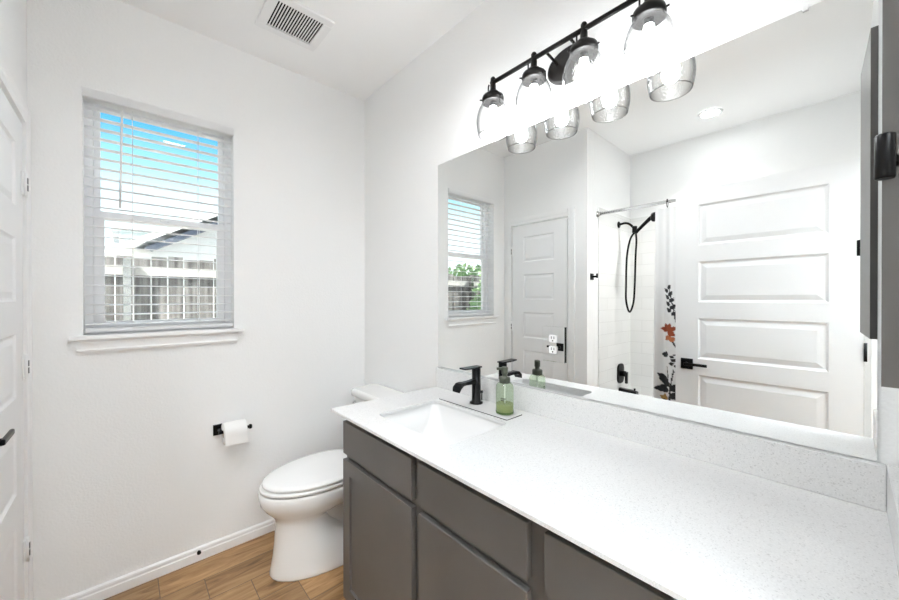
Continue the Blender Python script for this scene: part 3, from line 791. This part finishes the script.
def printcol(y, z):
    c = (.86, .86, .86)
    if z > 1.5: return c
    jy = y+.004*noise.noise(Vector((y*60, z*60, 0))); jz = z+.004*noise.noise(Vector((y*60, z*60, 5)))
    for q in prnt:
        if q[0] == 'leaf' and leaf(jy, jz, *q[1:6]): return q[6]
        if q[0] == 'seg' and seg(jy, jz, *q[1:4]): return q[4]
        if q[0] == 'disc' and math.hypot(jy-q[1], jz-q[2]) < q[3]: return q[4]
    return c
NY, NZ = 110, 380
me = bpy.data.meshes.new('fabric'); vs = []; fs = []; cols = []
for i in range(NZ+1):
    z = cuZ0+(cuZ1-cuZ0)*i/NZ
    for j in range(NY+1):
        t = j/NY; y = cuY0+(cuY1-cuY0)*t
        amp = .022*(.7+.3*(cuZ1-z)/(cuZ1-cuZ0))
        x = amp*math.sin(t*2*PI*5.2+.6+.3*math.sin(z*2))+.006*math.sin(t*31+z*1.7)
        yy = y - (.012*(z-cuZ0)/(cuZ1-cuZ0))*t
        vs.append((x, yy-.70, z-2.05)); cols.append(printcol(y, z))
for i in range(NZ):
    for j in range(NY):
        a = i*(NY+1)+j; fs.append((a, a+1, a+NY+2, a+NY+1))
me.from_pydata(vs, [], fs); me.polygons.foreach_set('use_smooth', [True]*len(fs))
ca = me.color_attributes.new('print', 'FLOAT_COLOR', 'POINT')
for k, c in enumerate(cols): ca.data[k].color = (*c, 1)
fm = mat('printed_curtain_cloth', (.86, .86, .86), .8, spec=.2)
an = fm.node_tree.nodes.new('ShaderNodeAttribute'); an.attribute_name = 'print'
fm.node_tree.links.new(an.outputs['Color'], fm.node_tree.nodes['Principled BSDF'].inputs['Base Color'])
me.materials.append(fm)
fo = bpy.data.objects.new('fabric', me); C.objects.link(fo); fo.parent = cu
md = fo.modifiers.new('thickness', 'SOLIDIFY'); md.thickness = .0012
for yy in (.885, .79, .69, .59, .50):
    b = B(); n = 28
    b.tube([(.0165*math.sin(2*PI*k/n), yy-.70, .016+.030*math.cos(2*PI*k/n)-.006) for k in range(n+1)], .0025, 8, caps=False)
    b.obj('curtain_ring', BLACK, cu)

# unseen fill spot added below the room ceiling, without a fixture
rl2 = bpy.data.lights.new('room_fill_spot', 'SPOT'); rl2.energy = 54; rl2.spot_size = math.radians(165); rl2.spot_blend = 1.0; rl2.shadow_soft_size = .09; rl2.color = (.96, .98, 1)
ro2 = bpy.data.objects.new('room_fill_spot', rl2); C.objects.link(ro2); ro2.location = (.32, .95, HC-.012)

# shower arm with hand shower
SHX = -.875
sh = thing('hand_shower', 'black hand shower with looping hose on the tiled wall', 'shower head', (SHX, YA-.008, 2.035))
b = B(); b.lathe([(.030, -.0005), (.030, -.006), (.020, -.012), (.011, -.014)], axis='Y', n=28); b.obj('flange', BLACK, sh)
b = B(); armp = spline([(0, -.010, 0), (0, -.060, .006), (0, -.100, -.012), (0, -.135, -.052)], 6); b.tube(armp, .0105, 14)
b.lathe([(.019, -.030), (.021, -.022), (.021, .020), (.018, .028)], (0, -.140, -.062), n=24)
b.obj('shower_arm', BLACK, sh)
b = B(); b.tube([(0, -.150, -.095), (.004, -.165, -.078), (.02, -.215, -.040), (.045, -.275, .000), (.055, -.30, .010)], [.013, .014, .0145, .016, .018], 16)
Mx = Matrix.Translation((.064, -.325, .016)) @ Vector((.25, -.7, -.62)).to_track_quat('Z', 'Y').to_matrix().to_4x4()
t = B(); t.lathe([(.018, -.030), (.030, -.014), (.044, .004), (.046, .014), (.043, .018)], n=32); b.merge(t.bm, Mx)
b.obj('hand_piece', BLACK, sh)
b = B(); hp = spline([(0, -.138, -.090), (.020, -.110, -.15), (.040, -.090, -.30), (.046, -.085, -.55), (.042, -.085, -.70), (-.005, -.095, -.795), (-.062, -.105, -.72), (-.066, -.115, -.58), (-.035, -.135, -.30), (-.012, -.150, -.17), (0, -.150, -.098)], 8)
b.tube(hp, .0085, 12); b.obj('hose', BLACK, sh)
# valve trim
vv = thing('shower_valve', 'black shower valve plate with lever on the tiled wall', 'shower valve', (-.905, YA-.008, .672))
b = B(); b.rings([[Vector((p.x, y, p.y)) for p in [Vector((q.x, q.y)) for q in rrect(-.062, .062, -.088, .088, .045, 0)]] for y in (-.0005, -.010, -.014)]); b.obj('plate', BLACK, vv)
b = B(); b.lathe([(.028, -.014), (.026, -.050), (.022, -.058)], axis='Y', n=24)
b.rings([[Vector((x*w_, y, z)) for x, y in ((-1, -.050), (1, -.050), (1, -.068), (-1, -.068))] for z, w_ in ((.018, .018), (-.06, .014), (-.085, .011))], smooth=False); b.obj('handle', BLACK, vv)
ts = thing('tub_spout', 'black tub spout on the tiled wall under the shower valve', 'tub spout', (-.905, YA-.008, .515))
b = B(); b.rings([[Vector((p.x, y, p.y+dz)) for p in rrect(-.030, .030, -.024, .024, .012, 0)] for y, dz in ((-.0005, 0), (-.11, -.003), (-.145, -.010), (-.152, -.014))]); b.obj('body', BLACK, ts)
b = B(); b.lathe([(.006, .024), (.006, .034), (.009, .036), (.009, .044)], (0, -.130, -.006), n=14); b.obj('diverter_knob', BLACK, ts)
# robe hook on the painted strip of the alcove end
hk = thing('robe_hook', 'small black robe hook on the painted edge beside the shower tile', 'hook', (-.372, YA, 1.54))
b = B(); b.box(-.024, .024, -.008, -.0005, -.026, .026, .0015); b.obj('plate', BLACK, hk)
b = B(); b.box(-.007, .007, -.045, -.007, -.008, .008, .002); b.box(-.009, .009, -.052, -.042, -.012, .024, .002); b.obj('peg', BLACK, hk)

# unseen fill light added in the hallway
hl = bpy.data.lights.new('hall_fill', 'AREA'); hl.shape = 'DISK'; hl.size = .6; hl.energy = HALL; hl.color = (.86, .935, 1)
ho = bpy.data.objects.new('hall_fill', hl); C.objects.link(ho); ho.location = (.05, -1.2, 2.1); ho.rotation_euler = (PI, 0, 0)   # aimed up, so soft fill bounces in through the doorway

# ------------------------------------------------------------------ outdoors
GR = mat('grass_ground', (.66, .65, .62), .95, noisecol=(9, (.56, .56, .52), .4, .7))
b = B(); b.face([(-14, 2.45, -.02), (14, 2.45, -.02), (14, 16, -.02), (-14, 16, -.02)]); struct(b.obj('ground', GR), 'pale gravel yard outside the window', 'ground')
def fencewood():
    m = mat('weathered_fence_wood', (.30, .29, .28), .9)
    n = m.node_tree.nodes; l = m.node_tree.links; bs = n['Principled BSDF']
    tcn = n.new('ShaderNodeTexCoord'); mp = n.new('ShaderNodeMapping'); mp.inputs['Scale'].default_value = (22, 22, 1.1)
    nz = n.new('ShaderNodeTexNoise'); nz.inputs['Scale'].default_value = 1.3; nz.inputs['Detail'].default_value = 6
    r = n.new('ShaderNodeValToRGB'); r.color_ramp.elements[0].position = .32; r.color_ramp.elements[1].position = .68
    r.color_ramp.elements[0].color = (.025, .024, .023, 1); r.color_ramp.elements[1].color = (.24, .23, .22, 1)
    l.new(tcn.outputs['Object'], mp.inputs[0]); l.new(mp.outputs[0], nz.inputs['Vector']); l.new(nz.outputs['Fac'], r.inputs[0]); l.new(r.outputs[0], bs.inputs['Base Color'])
    return m
FW = fencewood()
fe = thing('wooden_fence', 'weathered grey plank fence outside the window', 'fence', (0, 4.85, 0))
b = B(); x = -6.0
while x < 4:
    wdt = .138; h = 1.80+random.uniform(-.025, .02)
    b.box(x, x+wdt-random.uniform(.006, .014), 0, .018, 0, h); x += wdt
b.obj('planks', FW, fe)
b = B(); b.box(-6, 4, -.042, -.001, 1.60, 1.69); b.box(-6, 4, -.042, -.001, .35, .44); b.obj('rails', mat('pale_rail_wood', (.42, .41, .39), .85), fe)
for px in (-4.8, -2.4, .02, 2.45):
    b = B(); b.box(px-.03, px+.03, -.105, -.043, 0, 1.76); b.obj('post', NICKEL, fe)
nh = thing('neighbour_house', 'pale neighbouring house beyond the grey fence', 'house', (0, 8, 0))
b = B(); b.box(.10, 6, 0, 4, 0, 2.2)
b.rings([[Vector((x, y, z)) for x, z in ((.30, 2.2), (6, 2.2), (6, 5.0), (5.2, 5.0))] for y in (0, 4)], smooth=False); b.obj('wall', mat('white_siding', (.80, .80, .78), .8), nh)
b = B(); b.rings([[Vector((x, y, z)) for x, z in ((-.5, 1.86), (5.0, 5.02), (5.0, 5.12), (-.5, 1.97))] for y in (-.35, 4.2)], smooth=False); b.obj('rake_roof', mat('white_fascia', (.75, .77, .78), .7), nh)
b = B(); b.rings([[Vector((x, y, z)) for x, z in ((.25, 2.21), (3.0, 3.79), (3.0, 3.69), (.35, 2.17))] for y in (-.02, -.30)], smooth=False); b.obj('dark_rake_board', mat('slate_board', (.10, .12, .17), .7), nh)  # dark slate trim board under the rake
gh = thing('grey_house', 'blue-grey house further back over the fence', 'house', (0, 13, 0))
b = B(); b.box(-.10, 7, 0, 3, 0, 3.2); b.obj('wall', mat('teal_grey_siding', (.40, .47, .48), .85), gh)
b = B(); b.box(-.25, 7, -.3, 3.2, 3.2, 3.32); b.obj('roof', mat('grey_roof', (.33, .36, .38), .9), gh)
def foliage(name, cx, cy, cz, rx, ry, rz, n, label, m, grp=None):
    t = thing(name, label, 'shrub', (cx, cy, 0), grp)
    b = B()
    for k in range(n):
        v = Vector((random.gauss(0, 1), random.gauss(0, 1), random.gauss(0, 1))).normalized()*(random.random()**.4)
        p = Vector((v.x*rx, v.y*ry, cz+v.z*rz)); s = random.uniform(.05, .1)
        a = Vector((random.gauss(0, 1), random.gauss(0, 1), random.gauss(0, 1))).normalized(); c = a.orthogonal().normalized()
        b.face([p-a*s, p-c*s*.45, p+a*s, p+c*s*.45])
    b.obj('foliage', m, t, fix=False)
    b = B(); b.tube([(0, 0, 0), (.03, 0, cz)], [.05, .03], 8); b.obj('trunk', CARD, t)
LEAF = mat('green_leaves', (.13, .25, .10), .7, noisecol=(5, (.26, .40, .18), .35, .7))
foliage('garden_shrub', -2.75, 4.35, 1.0, .85, .3, .85, 2200, 'leafy green shrub at the fence, mirrored in the left of the window', LEAF)
foliage('garden_tree', -4.2, 6.6, 1.5, 1.3, .8, .75, 2200, 'leafy tree beyond the fence', LEAF)
